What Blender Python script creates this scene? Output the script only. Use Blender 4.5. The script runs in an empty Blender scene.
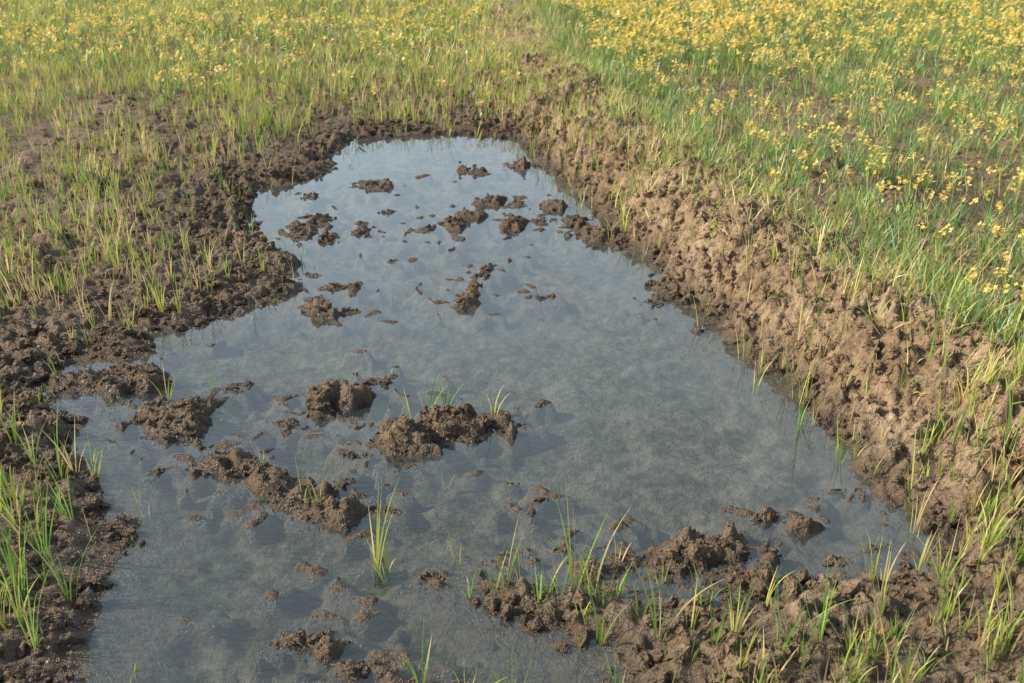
import bpy, math, numpy as np
from mathutils import Vector, noise as mn
rng = np.random.default_rng(7)
scene = bpy.context.scene

# ------------------------------------------------------------------ layout survey
H = 1.65; P = math.radians(26.0); F = 995.0
sp, cp = math.sin(P), math.cos(P)
def G(u, v, z=0.0):
    dx = (u-512)/F; dy = (341.5-v)/F
    t = (H-z)/(sp-dy*cp)
    return (t*dx, t*(cp+dy*sp))

# ------------------------------------------------------------------ noise
def h2(ix, iy, s):
    n = (ix.astype(np.int64)*374761393 + iy.astype(np.int64)*668265263 + s*1274126177) & 0xffffffff
    n = n.astype(np.uint64)
    n = ((n ^ (n >> np.uint64(13)))*np.uint64(1103515245)) & np.uint64(0xffffffff)
    n = ((n ^ (n >> np.uint64(15)))*np.uint64(668265263)) & np.uint64(0xffffffff)
    n = n ^ (n >> np.uint64(16))
    return n.astype(np.float64)/4294967296.0
def vn(x, y, sc, s=0):
    x = x/sc; y = y/sc
    ix = np.floor(x); iy = np.floor(y)
    fx = x-ix; fy = y-iy
    fx = fx*fx*fx*(fx*(fx*6-15)+10); fy = fy*fy*fy*(fy*(fy*6-15)+10)
    a = h2(ix, iy, s); b = h2(ix+1, iy, s); c = h2(ix, iy+1, s); d = h2(ix+1, iy+1, s)
    return (a*(1-fx)+b*fx)*(1-fy)+(c*(1-fx)+d*fx)*fy
def fbm(x, y, sc, s=0, o=3):
    r = 0; a = 1; t = 0
    for i in range(o):
        r = r+a*vn(x+i*3.7, y-i*1.9, sc/(2**i), s+i*17); t += a; a *= .5
    return r/t
def clodn(x, y, cell, s):
    X = x/cell; Y = y/cell
    ix = np.floor(X); iy = np.floor(Y)
    out = np.zeros_like(X)
    for i in (-1, 0, 1):
        for j in (-1, 0, 1):
            cx = ix+i; cy = iy+j
            px = cx+h2(cx, cy, s); py = cy+h2(cx, cy, s+1)
            r = 0.25+0.6*h2(cx, cy, s+2)**2
            gx = h2(cx, cy, s+3)*1.2-.6; gy = h2(cx, cy, s+4)*1.2-.6
            ex = X-px; ey = Y-py
            d = np.maximum(np.abs(ex*.9+ey*.45), np.abs(ey*.9-ex*.45))*.55+np.sqrt(ex*ex+ey*ey)*.5
            k = np.clip(1-d/r, 0, 1)
            b = np.minimum(k*2.6, 1.0)*r*(.75+(gx*ex+gy*ey)/r*.6)
            out = np.maximum(out, b)
    return out*cell
def ss(a, b, x):
    t = np.clip((x-a)/(b-a), 0, 1); return t*t*(3-2*t)

# ------------------------------------------------------------------ plan
shore_px = [(330,158),(345,141),(385,137),(430,133),(470,133),(520,140),(533,155),(548,175),(575,195),
 (600,213),(625,235),(650,262),(680,290),(715,315),(745,340),(775,365),(800,390),(830,420),(860,450),
 (885,480),(903,510),(912,540),(900,562),(850,580),(800,590),(760,600),(700,606),(655,598),(610,588),(560,577),
 (500,572),(455,580),(470,602),(520,625),(575,648),(620,672),(660,705),(660,760),(300,790),(90,760),
 (88,690),(100,640),(112,600),(95,572),(112,552),(140,545),(128,525),(100,500),(82,465),(66,430),(48,405),(42,385),(60,362),
 (85,352),(130,356),(152,335),(200,322),(240,314),(280,306),(294,290),(287,265),(268,245),(245,228),(240,203),
 (260,190),(305,182),(322,168)]
shore = np.array([G(*p) for p in shore_px])
crest_px = [(508,-6),(545,50),(600,105),(680,165),(760,225),(850,290),(950,345),(1024,375)]
cr = np.array([G(u, v, .19) for u, v in crest_px])
cr = np.vstack([[[-.6, 20.]], cr, [[1.95, 1.9]], [[2.6, 0.3]], [[6, -8.]]])
o = np.argsort(cr[:, 1]); cr_y = cr[o, 1]; cr_x = cr[o, 0]
def cside(x, y): return x-np.interp(y, cr_y, cr_x)

def sdist(x, y):
    sh = x.shape; x = x.ravel(); y = y.ravel()
    d = np.full(x.shape, 1e9); ins = np.zeros(x.shape, bool)
    n = len(shore)
    for i in range(n):
        ax, ay = shore[i]; bx, by = shore[(i+1) % n]
        ex, ey = bx-ax, by-ay
        t = np.clip(((x-ax)*ex+(y-ay)*ey)/(ex*ex+ey*ey), 0, 1)
        d = np.minimum(d, (x-ax-t*ex)**2+(y-ay-t*ey)**2)
        c = ((ay > y) != (by > y))
        if abs(ey) > 1e-9:
            ins ^= c & (x < ex*(y-ay)/ey+ax)
    d = np.sqrt(d); d[ins] *= -1
    return d.reshape(sh)

isl_px = [(375,186,18,4,.03),(300,232,14,7,.03),(320,222,14,6,.03),(325,240,12,4,.02),(362,232,9,6,.03),(310,197,8,3,.02),
 (455,224,14,4,.03),(472,216,12,4,.03),(490,202,16,4,.03),(514,226,11,6,.04),(518,205,8,3,.02),(470,172,15,3,.02),(520,166,14,3,.02),
 (558,208,14,5,.04),(575,222,14,5,.04),(592,236,18,7,.05),(620,238,14,8,.04),(540,222,8,3,.02),(428,229,6,3,.02),(385,212,6,2,.02),
 (463,302,12,5,.03),(476,285,8,4,.03),(488,268,7,4,.03),(472,293,9,4,.03),(482,276,7,3,.02),(335,288,9,3,.02),(354,288,8,4,.03),(322,312,16,4,.03),(346,312,8,3,.02),
 (655,303,13,4,.03),(545,297,7,2,.01),(395,262,4,2,.01),(420,291,5,2,.01),(450,248,4,2,.02),
 (338,398,28,12,.09),(322,410,17,8,.05),(292,427,13,5,.03),(380,382,14,4,.03),(360,425,10,3,.01),
 (405,440,34,13,.08),(440,430,40,13,.09),(482,425,30,9,.06),(470,440,14,4,.02),(522,424,8,3,.01),(395,455,10,4,.02),
 (172,420,42,15,.08),(200,410,22,10,.06),(180,432,34,10,.06),(236,390,7,4,.03),
 (80,384,34,10,.05),(130,382,26,12,.06),(105,378,20,8,.05),(165,385,10,5,.02),
 (232,466,32,10,.06),(265,484,32,12,.06),(300,500,30,9,.05),(330,516,28,9,.05),(340,487,10,6,.04),(380,512,10,4,.01),(355,455,9,3,.01),
 (430,582,14,4,.02),(305,645,32,5,.02),(350,672,20,9,.03),(385,680,24,7,.03),(455,660,8,3,.01),
 (690,556,40,14,.08),(716,548,26,10,.06),(668,566,20,7,.04),(630,562,16,6,.03),(590,570,22,9,.05),(760,556,14,5,.02),(740,585,30,8,.03),(800,580,25,8,.03),
 (766,519,16,4,.025),(805,525,17,4,.02),(858,494,12,4,.02),(836,560,12,5,.02),(560,548,8,3,.01),(600,540,7,3,.01),(540,500,6,2,.008),(880,545,9,4,.02),
 (505,560,10,4,.02),(340,580,5,2,.008),(160,470,7,3,.01),(205,445,8,3,.02),(700,330,5,2,.01)]
isl = []
for u, v, rx, ry, ht in isl_px:
    cx, cy = G(u, v); a = (G(u+rx, v)[0]-G(u-rx, v)[0])/2; b = (G(u, v-ry)[1]-G(u, v+ry)[1])/2
    isl.append((cx, cy, a*1.08, max(b, a*.5), .54*ht*min(1.0, max(.3, a/.08))))
nmain = len(isl)
r2 = np.random.default_rng(3)
for k in range(300):          # small bits of mud spilled round the clumps
    cx, cy, a, b, ht = isl[r2.integers(0, nmain)]
    t = r2.uniform(0, 6.28); q = 1+abs(r2.normal(0, 1.2)); s = r2.uniform(.006, .020)
    isl.append((cx+(a+.03)*q*math.cos(t), cy+(b+.03)*q*math.sin(t), s*1.5, s, r2.uniform(.003, .008)))

DEP = .06
dx, dy = G(955, 207)
def ground(x, y, detail=True):
    sd = sdist(x, y)
    sdn = sd+(fbm(x, y, .30, 3)-.5)*.26+(vn(x, y, .07, 9)-.5)*.09
    side = cside(x, y)
    inside = -DEP*ss(0, .35, -sdn)+((fbm(x, y, .22, 21)-.5)*.025+(fbm(x, y, .05, 22)-.5)*.024)*ss(0, .2, -sdn)
    land = .030*ss(-.02, .10, sdn)+.03*ss(.1, .9, sdn)+(fbm(x, y, .6, 5)-.5)*.06*ss(.15, .7, sdn)
    h = inside+land
    w = np.where(side < 0, .40, .34)
    ridge = .19*np.exp(-(side/w)**2)*(.70+.6*fbm(x, y, .4, 31))*ss(-.05, .2, sdn)*ss(-1, 1.5, y)
    h = h+ridge
    q = ((x-dx)/.42)**2+((y-dy)/.40)**2+(fbm(x, y, .2, 51)-.5)
    h = h-.10*np.exp(-q*1.2)
    qn = .35+1.3*vn(x, y, .045, 77)
    im = np.zeros_like(h)
    wx = x+(vn(x, y, .06, 81)-.5)*.07; wy = y+(vn(x, y, .06, 82)-.5)*.08
    for cx, cy, a, b, ht in isl:
        m = (np.abs(x-cx) < 3.2*a) & (np.abs(y-cy) < 3.2*b)
        if not m.any(): continue
        q = ((wx[m]-cx)/a)**2+((wy[m]-cy)/b)**2
        q = q*qn[m]
        k = math.log((ht+DEP)/DEP)
        hh = -DEP+(ht+DEP)*np.exp(-k*q**1.45)
        h[m] = np.maximum(h[m], hh); im[m] = np.maximum(im[m], np.exp(-q*.8)*min(1, .3+a*7))
    if detail:
        M = np.maximum(ss(-.06, .05, sdn), ss(.25, .7, im))
        bank = ss(-.9, -.6, side)*(1-ss(-.1, .1, side))
        amp = (0.5+1.0*vn(x, y, .35, 61))*np.where(sdn > 1.6, .6, 1.0)*(1+.6*bank)
        X = x+(vn(x, y, .035, 41)-.5)*.03+(vn(x, y, .015, 43)-.5)*.012; Y = y+(vn(x, y, .035, 42)-.5)*.03+(vn(x, y, .015, 44)-.5)*.012
        c = clodn(X, Y, .11, 101)*.36+clodn(X, Y, .055, 111)*.6+clodn(X, Y, .03, 121)*.65+(vn(x, y, .02, 5)-.5)*.016+(vn(x, y, .011, 6)-.5)*.010
        h = h+M*amp*(c-.012)
        far = ss(.12, .3, sdn)
        h = np.where(far > .3, np.maximum(h, .006), h)
    return h, sdn, side

def axis(lo, hi, st, L0, L1, r0=1.02, r1=1.14):
    c = list(np.arange(lo, hi, st))
    a = c[-1]; s = st
    while a < L1:
        s *= r0 if a-hi < 8 else r1
        a += s; c.append(a)
    a = c[0]; s = st; pre = []
    while a > L0:
        s *= (r0 if (lo-a) < 6 else r1); a -= s; pre.append(a)
    return np.array(pre[::-1]+c)
xs = axis(-1.9, 2.0, .0085, -400, 400)
ys = axis(1.45, 4.6, .0085, -60, 600, r0=1.010)
ys = ys[(ys > 1.0) | (np.arange(len(ys)) % 3 == 0)]
X, Y = np.meshgrid(xs, ys)
Z, SD, SI = ground(X, Y)

def mkmesh(name, co, faces_flat, fsize, mat, col=None, smooth=True, parent=None):
    me = bpy.data.meshes.new(name)
    nf = len(faces_flat)//fsize
    me.vertices.add(len(co)); me.vertices.foreach_set('co', np.ascontiguousarray(co, np.float32).ravel())
    me.loops.add(len(faces_flat)); me.loops.foreach_set('vertex_index', np.ascontiguousarray(faces_flat, np.int32))
    me.polygons.add(nf)
    me.polygons.foreach_set('loop_start', np.arange(nf, dtype=np.int32)*fsize)
    try: me.polygons.foreach_set('loop_total', np.full(nf, fsize, np.int32))
    except Exception: pass
    me.polygons.foreach_set('use_smooth', np.full(nf, smooth, bool))
    me.update(calc_edges=True)
    if col is not None:
        at = me.color_attributes.new('Col', 'FLOAT_COLOR', 'POINT')
        c4 = np.ones((len(co), 4), np.float32); c4[:, :3] = col
        at.data.foreach_set('color', c4.ravel())
    me.materials.append(mat)
    ob = bpy.data.objects.new(name, me); scene.collection.objects.link(ob)
    if parent: ob.parent = parent
    return ob

# ------------------------------------------------------------------ materials
def newmat(n):
    m = bpy.data.materials.new(n); m.use_nodes = True
    nt = m.node_tree; nt.nodes.clear()
    return m, nt, nt.nodes, nt.links
def noise_node(N, L, co, scale, detail=4, rough=.6):
    n = N.new('ShaderNodeTexNoise'); n.inputs['Scale'].default_value = scale
    n.inputs['Detail'].default_value = detail; n.inputs['Roughness'].default_value = rough
    L.new(co, n.inputs['Vector']); return n.outputs['Fac']
def ramp(N, L, src, stops):
    r = N.new('ShaderNodeValToRGB'); L.new(src, r.inputs[0]); e = r.color_ramp.elements
    while len(e) < len(stops): e.new(.5)
    for i, (p, c) in enumerate(stops):
        e[i].position = p; e[i].color = (*c, 1) if len(c) == 3 else c
    return r.outputs[0]
def mixc(N, L, f, a, b, mode='MIX'):
    m = N.new('ShaderNodeMix'); m.data_type = 'RGBA'; m.blend_type = mode
    if isinstance(f, (int, float)): m.inputs[0].default_value = f
    else: L.new(f, m.inputs[0])
    for k, v in ((6, a), (7, b)):
        if isinstance(v, tuple): m.inputs[k].default_value = (*v, 1)
        else: L.new(v, m.inputs[k])
    return m.outputs[2]
def math_node(N, L, op, a, b, c=None):
    m = N.new('ShaderNodeMath'); m.operation = op
    for i, v in enumerate((a, b, c)):
        if v is None: continue
        if isinstance(v, (int, float)): m.inputs[i].default_value = v
        else: L.new(v, m.inputs[i])
    return m.outputs[0]

def mud_material():
    m, nt, N, L = newmat('mud')
    out = N.new('ShaderNodeOutputMaterial')
    geo = N.new('ShaderNodeNewGeometry'); pos = geo.outputs['Position']
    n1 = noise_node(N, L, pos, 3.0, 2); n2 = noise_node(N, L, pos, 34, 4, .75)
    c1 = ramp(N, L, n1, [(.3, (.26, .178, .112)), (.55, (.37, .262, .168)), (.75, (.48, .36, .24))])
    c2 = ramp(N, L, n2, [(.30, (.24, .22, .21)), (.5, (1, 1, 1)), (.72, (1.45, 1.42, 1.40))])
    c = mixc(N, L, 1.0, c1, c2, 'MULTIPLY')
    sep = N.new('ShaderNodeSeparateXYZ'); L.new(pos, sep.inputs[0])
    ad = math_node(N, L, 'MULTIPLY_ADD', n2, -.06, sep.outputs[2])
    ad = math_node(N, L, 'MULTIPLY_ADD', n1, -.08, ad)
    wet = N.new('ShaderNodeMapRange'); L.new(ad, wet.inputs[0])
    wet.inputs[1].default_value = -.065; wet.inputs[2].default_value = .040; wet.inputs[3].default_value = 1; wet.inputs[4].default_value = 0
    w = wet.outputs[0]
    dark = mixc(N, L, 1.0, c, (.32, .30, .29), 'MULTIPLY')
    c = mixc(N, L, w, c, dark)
    sub = N.new('ShaderNodeMapRange'); L.new(sep.outputs[2], sub.inputs[0])
    sub.inputs[1].default_value = -.010; sub.inputs[2].default_value = -.04; sub.inputs[3].default_value = 0; sub.inputs[4].default_value = 1
    n4 = noise_node(N, L, pos, 9.0, 7, .85)
    silt = ramp(N, L, n4, [(.38, (.045, .034, .021)), (.46, (.10, .08, .052)), (.54, (.165, .136, .094)), (.66, (.25, .215, .155))])
    c = mixc(N, L, sub.outputs[0], c, silt)
    bp = N.new('ShaderNodeBump'); bp.inputs['Strength'].default_value = 1.0; bp.inputs['Distance'].default_value = .028
    L.new(n2, bp.inputs['Height'])
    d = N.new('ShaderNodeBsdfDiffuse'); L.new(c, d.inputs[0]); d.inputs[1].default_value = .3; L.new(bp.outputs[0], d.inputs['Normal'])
    g = N.new('ShaderNodeBsdfGlossy'); g.inputs[0].default_value = (1, 1, 1, 1); g.inputs['Roughness'].default_value = .30; L.new(bp.outputs[0], g.inputs['Normal'])
    dry = math_node(N, L, 'SUBTRACT', 1.0, sub.outputs[0])
    f = math_node(N, L, 'MULTIPLY', .05, math_node(N, L, 'MULTIPLY', w, dry))
    mx = N.new('ShaderNodeMixShader'); L.new(f, mx.inputs[0]); L.new(d.outputs[0], mx.inputs[1]); L.new(g.outputs[0], mx.inputs[2])
    L.new(mx.outputs[0], out.inputs[0]); return m
MUD = mud_material()

def water_material():
    m, nt, N, L = newmat('water')
    out = N.new('ShaderNodeOutputMaterial'); geo = N.new('ShaderNodeNewGeometry'); pos = geo.outputs['Position']
    mp = N.new('ShaderNodeMapping'); mp.inputs['Scale'].default_value = (1, 2.6, 1); mp.inputs['Rotation'].default_value = (0, 0, -.35)
    L.new(pos, mp.inputs[0])
    n1 = noise_node(N, L, mp.outputs[0], 5, 1, .5); n2 = noise_node(N, L, mp.outputs[0], 26, 2, .5)
    sep = N.new('ShaderNodeSeparateXYZ'); L.new(pos, sep.inputs[0])
    reg = N.new('ShaderNodeMapRange'); L.new(math_node(N, L, 'MULTIPLY_ADD', sep.outputs[0], .8, sep.outputs[1]), reg.inputs[0])
    reg.inputs[1].default_value = 3.0; reg.inputs[2].default_value = 1.2; reg.inputs[3].default_value = .06; reg.inputs[4].default_value = 1.5
    h = math_node(N, L, 'ADD', math_node(N, L, 'MULTIPLY', n1, .5), math_node(N, L, 'MULTIPLY', n2, reg.outputs[0]))
    bp = N.new('ShaderNodeBump'); bp.inputs['Strength'].default_value = .3; bp.inputs['Distance'].default_value = .003
    L.new(h, bp.inputs['Height'])
    # thin sheet of surface: same reflectance from above and below
    ior = N.new('ShaderNodeMapRange'); L.new(geo.outputs['Backfacing'], ior.inputs[0]); ior.inputs[3].default_value = 1.45; ior.inputs[4].default_value = 1/1.45
    fr = N.new('ShaderNodeFresnel'); L.new(ior.outputs[0], fr.inputs[0]); L.new(bp.outputs[0], fr.inputs['Normal'])
    gl = N.new('ShaderNodeBsdfGlossy'); gl.inputs[0].default_value = (1, 1, 1, 1); gl.inputs['Roughness'].default_value = .01; L.new(bp.outputs[0], gl.inputs['Normal'])
    tr = N.new('ShaderNodeBsdfTransparent'); tr.inputs[0].default_value = (.86, .925, .93, 1)
    df = N.new('ShaderNodeBsdfDiffuse'); df.inputs[0].default_value = (.15, .175, .18, 1)
    n4 = noise_node(N, L, pos, 1.4, 2, .5)
    mr = N.new('ShaderNodeMapRange'); L.new(n4, mr.inputs[0]); mr.inputs[1].default_value = .35; mr.inputs[2].default_value = .68
    mr.inputs[3].default_value = .05; mr.inputs[4].default_value = .20
    a = N.new('ShaderNodeMixShader'); L.new(mr.outputs[0], a.inputs[0]); L.new(tr.outputs[0], a.inputs[1]); L.new(df.outputs[0], a.inputs[2])
    b = N.new('ShaderNodeMixShader'); L.new(fr.outputs[0], b.inputs[0]); L.new(a.outputs[0], b.inputs[1]); L.new(gl.outputs[0], b.inputs[2])
    L.new(b.outputs[0], out.inputs[0]); return m
WATER = water_material()

def plant_material(n, transl=.3):
    m, nt, N, L = newmat(n)
    out = N.new('ShaderNodeOutputMaterial'); b = N.new('ShaderNodeBsdfDiffuse')
    at = N.new('ShaderNodeAttribute'); at.attribute_name = 'Col'
    c = at.outputs['Color']
    L.new(c, b.inputs[0])
    t = N.new('ShaderNodeBsdfTranslucent'); L.new(c, t.inputs[0])
    mx = N.new('ShaderNodeMixShader'); mx.inputs[0].default_value = transl
    L.new(b.outputs[0], mx.inputs[1]); L.new(t.outputs[0], mx.inputs[2])
    g = N.new('ShaderNodeBsdfGlossy'); g.inputs[0].default_value = (1, 1, 1, 1); g.inputs['Roughness'].default_value = .4
    m2 = N.new('ShaderNodeMixShader'); m2.inputs[0].default_value = .04
    L.new(mx.outputs[0], m2.inputs[1]); L.new(g.outputs[0], m2.inputs[2])
    L.new(m2.outputs[0], out.inputs[0]); return m
BLADE = plant_material('grass_blade', .38); PETAL = plant_material('petal', .35)

# ------------------------------------------------------------------ terrain + water
ny, nx = X.shape
co = np.stack([X, Y, Z], -1).reshape(-1, 3)
i = np.arange(ny-1)[:, None]*nx+np.arange(nx-1)[None]
fc = np.stack([i, i+1, i+nx+1, i+nx], -1).reshape(-1)
mkmesh('muddy_field_ground', co, fc, 4, MUD)
c = np.array([[-2.3, 1.0, 0], [1.6, 1.0, 0], [1.6, 7.2, 0], [-2.3, 7.2, 0]], float)
mkmesh('puddle_water', c, np.array([0, 1, 2, 3]), 4, WATER, smooth=False)

# ------------------------------------------------------------------ clods
import bmesh
def clod_template(sub, seed):
    bm = bmesh.new(); bmesh.ops.create_icosphere(bm, subdivisions=sub, radius=1)
    off = Vector((seed*7.3, seed*1.7, seed*3.1))
    r = np.random.default_rng(seed)
    pl = r.normal(size=(11, 3)); pl /= np.linalg.norm(pl, axis=1)[:, None]; pd = r.uniform(.55, .95, 11)
    for v in bm.verts:
        p = v.co.copy()
        dd = 1.15
        for n_, d_ in zip(pl, pd):
            t = p.x*n_[0]+p.y*n_[1]+p.z*n_[2]
            if t > .05: dd = min(dd, d_/t)
        d = dd*(1+.40*mn.noise(p*1.4+off)+.38*mn.noise(p*3+off*2)+.30*mn.noise(p*7+off))
        v.co = p*d
        v.co.z *= .7
    bm.verts.ensure_lookup_table()
    c = np.array([v.co[:] for v in bm.verts]); f = np.array([[v.index for v in fa.verts] for fa in bm.faces]); bm.free()
    return c, f
T3 = [clod_template(3, i) for i in range(16)]
T2 = [clod_template(2, i+50) for i in range(16)]
def rotm(n):
    a = rng.uniform(0, 2*np.pi, n); b = rng.uniform(-.9, .9, n); c = rng.uniform(-.9, .9, n)
    Rz = np.zeros((n, 3, 3)); Rz[:, 0, 0] = np.cos(a); Rz[:, 0, 1] = -np.sin(a); Rz[:, 1, 0] = np.sin(a); Rz[:, 1, 1] = np.cos(a); Rz[:, 2, 2] = 1
    Rx = np.zeros((n, 3, 3)); Rx[:, 0, 0] = 1; Rx[:, 1, 1] = np.cos(b); Rx[:, 1, 2] = -np.sin(b); Rx[:, 2, 1] = np.sin(b); Rx[:, 2, 2] = np.cos(b)
    Ry = np.zeros((n, 3, 3)); Ry[:, 1, 1] = 1; Ry[:, 0, 0] = np.cos(c); Ry[:, 0, 2] = np.sin(c); Ry[:, 2, 0] = -np.sin(c); Ry[:, 2, 2] = np.cos(c)
    return Rz@Rx@Ry
def clods(name, x, y, r, lift=.25):
    if len(x) == 0: return
    z = ground(x, y)[0]
    V = []; Fs = []; off = 0
    big = r > .012
    idx = rng.integers(0, 16, len(x))+np.where(big, 0, 16); T = T3+T2
    for k in range(len(T)):
        s = np.where(idx == k)[0]
        if len(s) == 0: continue
        c, f = T[k]; n = len(s)
        sc = r[s][:, None]*rng.uniform(.65, 1.35, (n, 3))
        v = np.einsum('nij,nvj->nvi', rotm(n), c[None]*sc[:, None, :])
        v += np.stack([x[s], y[s], z[s]+r[s]*lift], -1)[:, None, :]
        V.append(v.reshape(-1, 3)); Fs.append((f[None]+(np.arange(n)*len(c))[:, None, None]+off).reshape(-1)); off += n*len(c)
    mkmesh(name, np.concatenate(V), np.concatenate(Fs), 3, MUD, smooth=False)
for cx, cy, a, b, ht in isl[:nmain]:
    n = int(10+min(260, 2800*a*b*math.pi))
    t = rng.uniform(0, 2*np.pi, n); q = np.sqrt(rng.uniform(0, 1, n))*1.3
    x = cx+a*q*np.cos(t); y = cy+b*q*np.sin(t)
    r = np.clip((.0035+.011*rng.uniform(0, 1, n)**2.2)*(1.25-q*.5), .003, a*.35)
    clods('mud_clump', x, y, r)
N0 = 110000
x = rng.uniform(-3, 2.4, N0); y = rng.uniform(1.4, 8, N0)
sd = sdist(x, y)+(fbm(x, y, .30, 3)-.5)*.26; si = cside(x, y)
pr = ss(-.06, .02, sd)*(.85*np.exp(-(np.maximum(sd, 0)/.25)**2)+.12)
pr = np.where((si > -.9) & (si < .05) & (sd > -.02), np.maximum(pr, .5), pr)
pr *= np.where(si > .3, .15, 1)*ss(.25, .5, vn(x, y, .12, 5)+.15)
k = rng.uniform(0, 1, N0) < pr*.65
x, y = x[k], y[k]
r = .0035+.021*rng.uniform(0, 1, len(x))**3.0
clods('mud_clods', x, y, r)

# ------------------------------------------------------------------ blades
def blades(base, yaw, length, width, lean, curve, seg, cb, ct, twist=None):
    n = len(base); t = np.linspace(0, 1, seg+1)
    th = lean[:, None]+curve[:, None]*t[None]**1.3
    ds = length[:, None]/seg
    hx = np.concatenate([np.zeros((n, 1)), np.cumsum(np.sin(th[:, :-1])*ds, 1)], 1)
    hz = np.concatenate([np.zeros((n, 1)), np.cumsum(np.cos(th[:, :-1])*ds, 1)], 1)
    cx, sy = np.cos(yaw)[:, None], np.sin(yaw)[:, None]
    px = base[:, 0:1]+hx*cx; py = base[:, 1:2]+hx*sy; pz = base[:, 2:3]+hz
    prof = np.clip(np.minimum(.55+t*1.6, 1.0)*(1-t**2.2), .06, 1)
    w = width[:, None]*prof[None]*.5
    tw = rng.uniform(-.9, .9, n)[:, None]+(rng.uniform(-1, 1, n)[:, None])*t[None]
    wx = -sy*np.cos(tw)+cx*np.sin(tw)*np.cos(th); wy = cx*np.cos(tw)+sy*np.sin(tw)*np.cos(th); wz = -np.sin(tw)*np.sin(th)
    Lf = np.stack([px-wx*w, py-wy*w, pz-wz*w], -1); Rt = np.stack([px+wx*w, py+wy*w, pz+wz*w], -1)
    V = np.stack([Lf, Rt], 2).reshape(-1, 3)
    col = cb[:, None, :]*(1-t[None, :, None])+ct[:, None, :]*t[None, :, None]
    C = np.repeat(col[:, :, None, :], 2, 2).reshape(-1, 3)
    j = np.arange(seg)*2
    q = np.stack([j, j+1, j+3, j+2], -1)
    Fc = (q[None]+(np.arange(n)*(seg+1)*2)[:, None, None]).reshape(-1)
    return V, Fc, C
GREEN = np.array([.22, .37, .06]); YG = np.array([.57, .60, .12]); TAN = np.array([.78, .60, .29]); COOL = np.array([.17, .37, .12]); PALE = np.array([.54, .56, .19])
def pick(n, pal, wts):
    i = rng.choice(len(pal), n, p=np.array(wts)/sum(wts)); c = np.array(pal)[i]
    return c*rng.uniform(.7, 1.3, (n, 1))
def tufts(x, y, nb, L, W, spread, seg=4, pal=(GREEN, YG, TAN), wts=(.55, .3, .15), lean=(.05, .45), curve=(.1, 1.0), hz=None):
    m = len(x); z = (ground(x, y)[0] if hz is None else hz)-.006
    k = rng.integers(nb[0], nb[1]+1, m); idx = np.repeat(np.arange(m), k); n = len(idx)
    yaw = rng.uniform(0, 2*np.pi, n); rr = rng.uniform(0, spread, n)
    b = np.stack([x[idx]+rr*np.cos(yaw), y[idx]+rr*np.sin(yaw), z[idx]], -1)
    Lt = L(m) if callable(L) else rng.uniform(L[0], L[1], m)
    ln = Lt[idx]*rng.uniform(.5, 1.05, n)
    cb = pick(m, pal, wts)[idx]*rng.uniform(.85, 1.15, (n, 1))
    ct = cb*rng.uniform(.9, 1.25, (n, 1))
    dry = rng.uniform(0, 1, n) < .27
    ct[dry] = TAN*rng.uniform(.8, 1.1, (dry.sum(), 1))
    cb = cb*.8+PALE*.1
    wd = rng.uniform(W[0], W[1], n)
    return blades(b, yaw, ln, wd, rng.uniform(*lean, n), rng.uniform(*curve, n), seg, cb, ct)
def merge(parts):
    V = []; Fc = []; C = []; o = 0
    for v, f, c in parts: V.append(v); Fc.append(f+o); C.append(c); o += len(v)
    return np.concatenate(V), np.concatenate(Fc), np.concatenate(C)
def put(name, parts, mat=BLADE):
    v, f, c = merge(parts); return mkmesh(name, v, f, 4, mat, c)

def scatter(dens, x0, x1, y0, y1, fn):
    A = (x1-x0)*(y1-y0); n = int(A*dens)
    x = rng.uniform(x0, x1, n); y = rng.uniform(y0, y1, n)
    k = np.abs(x) < .62*np.maximum(y, 0)+1.6; x, y = x[k], y[k]
    sd = sdist(x, y)+(fbm(x, y, .30, 3)-.5)*.26; si = cside(x, y)
    k = rng.uniform(0, 1, len(x)) < fn(x, y, sd, si)
    return x[k], y[k]
def fL(x, y, sd, si):
    p = ss(.05, .75, sd)*.85+.11*(sd > .0)
    p = np.where(y > 6.0, ss(.0, .4, sd), p)
    pat = ss(.38, .62, fbm(x, y, .4, 201))
    p = p*np.clip(.16+pat+.35*ss(5.5, 8.5, y), 0, 1)
    return p*(sd > .03)*(si < -.3)
parts = []
x, y = scatter(330, -7.5, 2, 1.2, 8, fL)
parts.append(tufts(x, y, (3, 5), (.08, .23), (.003, .006), .014, 4, wts=(.42, .38, .20), lean=(.02, .28), curve=(.1, .8)))
x, y = scatter(240, -11, 1, 8, 15.5, fL)
parts.append(tufts(x, y, (3, 5), (.10, .20), (.005, .009), .03, 3, wts=(.36, .50, .14)))
put('wheat_field', parts)
def poly_sel(x, y, pts):
    P = [G(*p) for p in pts]; ins = np.zeros(x.shape, bool)
    for i in range(len(P)):
        ax, ay = P[i]; bx, by = P[(i+1) % len(P)]
        c = ((ay > y) != (by > y)); ins ^= c & (x < (bx-ax)*(y-ay)/(by-ay+1e-12)+ax)
    return ins
parts = []
def f1(x, y, sd, si): return (sd > .02)*(.12+.88*ss(.45, .65, vn(x, y, .16, 71)))*poly_sel(x, y, [(-150, 400), (30, 400), (85, 470), (90, 560), (85, 600), (75, 760), (-200, 760)])
x, y = scatter(260, -2.4, 0, 1.1, 4, f1); parts.append(tufts(x, y, (3, 6), (.10, .24), (.003, .006), .012, 6, wts=(.68, .26, .06), lean=(.02, .25), curve=(.1, .7)))
def f2(x, y, sd, si): return (sd > .02)*(.2+.8*ss(.35, .6, vn(x, y, .16, 72)))*poly_sel(x, y, [(880, 560), (930, 440), (1100, 380), (1300, 760), (700, 760), (720, 660), (850, 640)])
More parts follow.
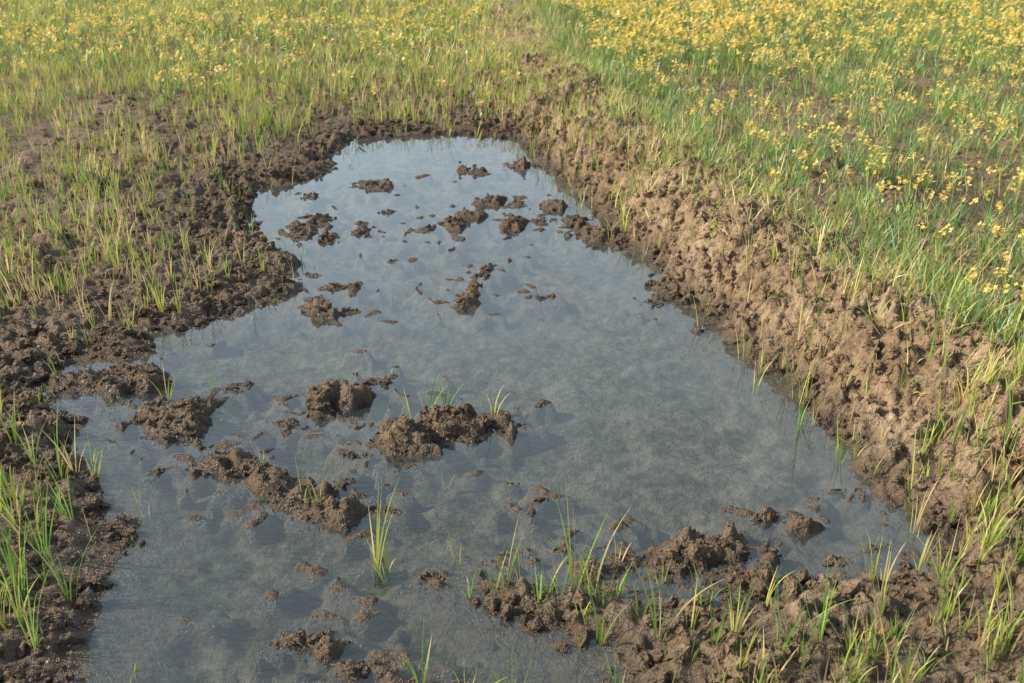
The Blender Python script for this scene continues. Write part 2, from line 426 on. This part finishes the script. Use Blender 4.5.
x, y = scatter(330, -.5, 3, 1.1, 4, f2); parts.append(tufts(x, y, (3, 6), (.06, .20), (.0025, .0055), .012, 6, wts=(.45, .32, .23), lean=(.02, .3), curve=(.1, .8)))
def f3(x, y, sd, si): return (sd > -.03)*.5*poly_sel(x, y, [(455, 578), (610, 590), (760, 600), (850, 590), (900, 600), (880, 760), (660, 760), (560, 640)])
x, y = scatter(220, -.5, 2, 1.1, 3, f3); parts.append(tufts(x, y, (2, 5), (.06, .18), (.0025, .0055), .01, 6, wts=(.58, .32, .10), lean=(.02, .3), curve=(.1, .8)))
def f4(x, y, sd, si): return (sd > -.08)*(sd < .5)*(si > -1.4)*(si < 0)*(y > 2.2)*(y < 7.5)*(.15+.85*ss(.4, .6, vn(x, y, .2, 73)))
x, y = scatter(200, -1, 2.2, 2, 7.5, f4); parts.append(tufts(x, y, (1, 4), (.08, .27), (.0025, .0045), .01, 6, wts=(.35, .4, .25), lean=(.0, .3), curve=(.0, .8)))
def f5(x, y, sd, si): return (sd > -.14)*(sd < .1)*(si < -.6)*.5
x, y = scatter(90, -3, 2.2, 1.4, 7.5, f5); parts.append(tufts(x, y, (1, 3), (.06, .16), (.0025, .0045), .01, 6, wts=(.5, .35, .15), lean=(.0, .3), curve=(.0, .8)))
put('young_wheat', parts)
parts = []
def fb(x, y, sd, si):
    p = np.exp(-((si-.02)/.46)**2)*ss(.06, .36, sd)*(.25+.75*ss(.38, .58, fbm(x, y, .3, 91)))
    return p*(.46+.54*ss(3.2, 5.5, y))
x, y = scatter(900, -2, 4, 1.3, 14, fb)
parts.append(tufts(x, y, (3, 5), (.04, .15), (.0025, .005), .02, 4, wts=(.34, .38, .28), lean=(.1, .8), curve=(.1, 1.2)))
put('bund_grass', parts)
def fR(x, y, sd, si):
    p = ss(-.02, .3, si+(vn(x, y, .3, 95)-.5)*.3)
    q = np.exp(-((x-dx)**2/.20+(y-dy)**2/.10))
    return p*(1-.97*ss(.3, .8, q))*(.22+.78*ss(.37, .57, fbm(x, y, .45, 96)))
parts = []
x, y = scatter(400, .2, 6, 1.3, 8, fR)
parts.append(tufts(x, y, (3, 5), (.08, .22), (.003, .007), .02, 4, pal=(COOL, GREEN, YG, TAN), wts=(.42, .30, .19, .09)))
x, y = scatter(260, -.5, 11, 8, 15.5, fR)
parts.append(tufts(x, y, (3, 5), (.12, .24), (.005, .010), .03, 3, pal=(COOL, GREEN, YG, TAN), wts=(.40, .30, .23, .07)))
put('green_crop', parts)

# ------------------------------------------------------------------ mustard
def mustard(x, y, hgt, seg=5, fl=(5, 9), fs=.0075, nbr=(2, 5)):
    m = len(x); z = ground(x, y)[0]-.01; parts = []
    yaw = rng.uniform(0, 2*np.pi, m); lean = rng.uniform(0, .22, m); curve = rng.uniform(-.1, .3, m)
    base = np.stack([x, y, z], -1)
    SG = np.array([.32, .42, .12])
    cs = SG*rng.uniform(.8, 1.2, (m, 1))
    parts.append(blades(base, yaw, hgt, np.full(m, .0045), lean, curve, seg, cs, cs*1.1))
    tips = [base+np.stack([np.sin(lean+curve*.45)*hgt*np.cos(yaw), np.sin(lean+curve*.45)*hgt*np.sin(yaw), np.cos(lean+curve*.45)*hgt], -1)]
    k = rng.integers(nbr[0], nbr[1]+1, m); idx = np.repeat(np.arange(m), k); n = len(idx)
    f = rng.uniform(.35, .85, n); by = rng.uniform(0, 2*np.pi, n)
    bb = base[idx]+(tips[0][idx]-base[idx])*f[:, None]
    bl = hgt[idx]*(1-f)*rng.uniform(.7, 1.15, n)+.02; blean = rng.uniform(.3, .8, n)
    parts.append(blades(bb, by, bl, np.full(n, .003), blean, -blean*.6, 3, cs[idx], cs[idx]))
    th = blean*.8
    tips.append(bb+np.stack([np.sin(th)*bl*np.cos(by), np.sin(th)*bl*np.sin(by), np.cos(th)*bl], -1))
    k = rng.integers(2, 5, m); idx = np.repeat(np.arange(m), k); n = len(idx)
    f = rng.uniform(.02, .55, n); bb = base[idx]+(tips[0][idx]-base[idx])*f[:, None]
    cl = (np.array([.15, .29, .10])*rng.uniform(.8, 1.3, (n, 1)))
    parts.append(blades(bb, rng.uniform(0, 6.28, n), rng.uniform(.05, .12, n)*(1.1-f), rng.uniform(.008, .018, n), rng.uniform(.4, 1, n), rng.uniform(.3, 1, n), 4, cl, cl*1.15))
    T = np.concatenate(tips)
    T = T[rng.uniform(0, 1, len(T)) < .85]
    k = rng.integers(fl[0], fl[1]+1, len(T)); idx = np.repeat(np.arange(len(T)), k); n = len(idx)
    fc = T[idx]+np.stack([rng.normal(0, .009, n), rng.normal(0, .009, n), rng.uniform(-.030, .010, n)], -1)
    a0 = rng.uniform(0, 6.28, n); tx = rng.normal(0, .5, (n, 2))
    colr = np.array([1.0, .76, .17])*rng.uniform(.88, 1.0, (n, 1)); colr[:, 2] *= rng.uniform(.6, 1.8, n)
    V = []; C = []
    for p in range(4):
        a = a0+p*np.pi/2
        d = np.stack([np.cos(a), np.sin(a), .35+tx[:, 0]*np.cos(a)+tx[:, 1]*np.sin(a)], -1)
        s = np.stack([-np.sin(a), np.cos(a), -tx[:, 0]*np.sin(a)+tx[:, 1]*np.cos(a)], -1)
        V.append(np.stack([fc, fc+(d*.65-s*.42)*fs, fc+d*fs*1.1, fc+(d*.65+s*.42)*fs], 1)); C.append(np.repeat(colr[:, None], 4, 1))
    V = np.concatenate(V).reshape(-1, 3); C = np.concatenate(C).reshape(-1, 3)
    return parts, (V, np.arange(len(V)), C)
def plants(name, x, y, h, **k):
    p, f = mustard(x, y, h, **k)
    root = bpy.data.objects.new(name, None); scene.collection.objects.link(root)
    v, fc, c = merge(p); mkmesh('stems_and_leaves', v, fc, 4, BLADE, c, parent=root)
    mkmesh('flowers', f[0], f[1], 4, PETAL, f[2], smooth=False, parent=root)
def fm(x, y, sd, si):
    p = ss(.15, .6, si)*ss(2.6, 5.5, y+.4*x)*(.3+.7*ss(.38, .6, fbm(x, y, .7, 301)))
    q = np.exp(-((x-dx)**2/.25+(y-dy)**2/.2)); return p*(1-ss(.2, .7, q))
x, y = scatter(42, .2, 6, 2.5, 8, fm)
plants('mustard_field', x, y, rng.uniform(.14, .34, len(x)), fl=(4, 7), fs=.008)
def fm2(x, y, sd, si): return ss(.15, .6, si)*(.45+.55*ss(.38, .6, fbm(x, y, .7, 301)))*(.65+.6*np.exp(-((si-.9)/.7)**2))
x, y = scatter(110, -.5, 11, 8, 15.5, fm2)
plants('mustard_field', x, y, rng.uniform(.18, .34, len(x)), fs=.0125, fl=(2, 5), nbr=(1, 4))
def fml(x, y, sd, si): return (si < -.35)*ss(6.3, 8.5, y-.1*x)*(.2+.8*ss(.4, .6, fbm(x, y, 1.1, 302)))
x, y = scatter(52, -11, 1, 6, 15.5, fml)
plants('mustard_field', x, y, rng.uniform(.12, .24, len(x)), fs=.011, fl=(2, 4), nbr=(1, 3))

# ------------------------------------------------------------------ individual grass tufts
tl = [(375,560,80,8),(385,562,50,5),(427,402,42,4),(446,398,48,4),(493,412,34,2),(165,392,38,3),(303,498,50,4),(335,480,25,2),(262,470,24,2),
 (505,582,70,3),(548,588,55,3),(575,592,95,5),(590,600,80,4),(604,602,60,3),(560,594,40,3),(660,640,85,5),(712,654,75,5),(733,644,60,3),(780,652,90,6),(818,655,75,4),
 (850,655,60,4),(420,676,70,5),(465,690,55,4),(512,690,60,5),(640,615,45,3),(765,600,45,3),(745,600,30,3),(690,640,50,3),(918,470,60,4),(968,440,50,4),(985,560,70,5),(1000,480,60,5),
 (70,600,80,5),(45,560,110,6),(20,600,110,7),(92,470,45,4),(132,330,45,4),(15,500,90,6),(60,480,70,5),(35,650,80,6),(860,330,45,5),(940,600,70,6),(690,245,40,4),(610,205,28,4),(470,585,25,3),
 (620,585,50,3),(540,600,45,4),(600,635,55,4),(820,610,45,3),(880,620,55,4),(215,380,25,2),(445,470,18,1),(360,470,20,2),
 (800,420,60,2),(755,378,45,2),(700,318,36,2),(840,455,55,3),(870,470,40,2),(412,420,30,2),(318,505,30,2),(700,600,40,3)]
for u, v, hp, nb in tl:
    x, y = G(u, v, .03); t = math.hypot(y, H)
    L = hp/F*t*1.25
    x = np.array([x]); y = np.array([y]); z = np.maximum(ground(x, y)[0], -.03)
    put('grass_tuft', [tufts(x, y, (nb+1, nb+2), (L, L*1.05), (.0032, .0058), .014, 8, pal=(GREEN*1.15, YG, TAN), wts=(.66, .32, .02), lean=(.02, .32), curve=(0, .9), hz=z)])

# ------------------------------------------------------------------ light, sky
EL = math.radians(35); AZ = math.atan2(-.95, -.10)
sd_ = Vector((math.sin(AZ)*math.cos(EL), math.cos(AZ)*math.cos(EL), math.sin(EL)))
sl = bpy.data.lights.new('sun', 'SUN'); sl.energy = 5.0; sl.angle = math.radians(.5); sl.color = (1, .94, .78)
so = bpy.data.objects.new('sun', sl); so.rotation_euler = sd_.to_track_quat('Z', 'Y').to_euler(); scene.collection.objects.link(so)
w = bpy.data.worlds.new('World'); scene.world = w; w.use_nodes = True
N = w.node_tree.nodes; L = w.node_tree.links; N.clear()
out = N.new('ShaderNodeOutputWorld'); bg = N.new('ShaderNodeBackground'); bg.inputs[1].default_value = .14
sky = N.new('ShaderNodeTexSky'); sky.sky_type = 'NISHITA'; sky.sun_disc = False; sky.sun_elevation = EL; sky.sun_rotation = AZ % (2*math.pi)
sky.air_density = 1.2; sky.dust_density = 2.0
tc = N.new('ShaderNodeTexCoord'); mp = N.new('ShaderNodeMapping'); mp.inputs['Scale'].default_value = (1, 1, 1.6); L.new(tc.outputs['Generated'], mp.inputs[0])
nz = noise_node(N, L, mp.outputs[0], 1.9, 2, .45)
cf = ramp(N, L, nz, [(.30, (.55, .55, .55)), (.68, (.88, .88, .88))])
sx = N.new('ShaderNodeSeparateXYZ'); L.new(tc.outputs['Generated'], sx.inputs[0])
mk = N.new('ShaderNodeMapRange'); L.new(sx.outputs[1], mk.inputs[0]); mk.inputs[1].default_value = .25; mk.inputs[2].default_value = .92; mk.inputs[3].default_value = .05; mk.inputs[4].default_value = 1
fac = math_node(N, L, 'MULTIPLY', cf, mk.outputs[0])
c = mixc(N, L, fac, sky.outputs[0], (9.6, 12.0, 13.8))
L.new(c, bg.inputs[0]); L.new(bg.outputs[0], out.inputs[0])

cam = bpy.data.cameras.new('camera'); cam.lens = F*36/1024; cam.sensor_width = 36; cam.clip_end = 2000
cam.dof.use_dof = True; cam.dof.focus_distance = 3.2; cam.dof.aperture_fstop = 6.3
cob = bpy.data.objects.new('camera', cam); cob.location = (0, 0, H); cob.rotation_euler = (math.pi/2-P, 0, 0)
scene.collection.objects.link(cob); scene.camera = cob
scene.view_settings.view_transform = 'Standard'; scene.view_settings.look = 'None'; scene.view_settings.exposure = 0
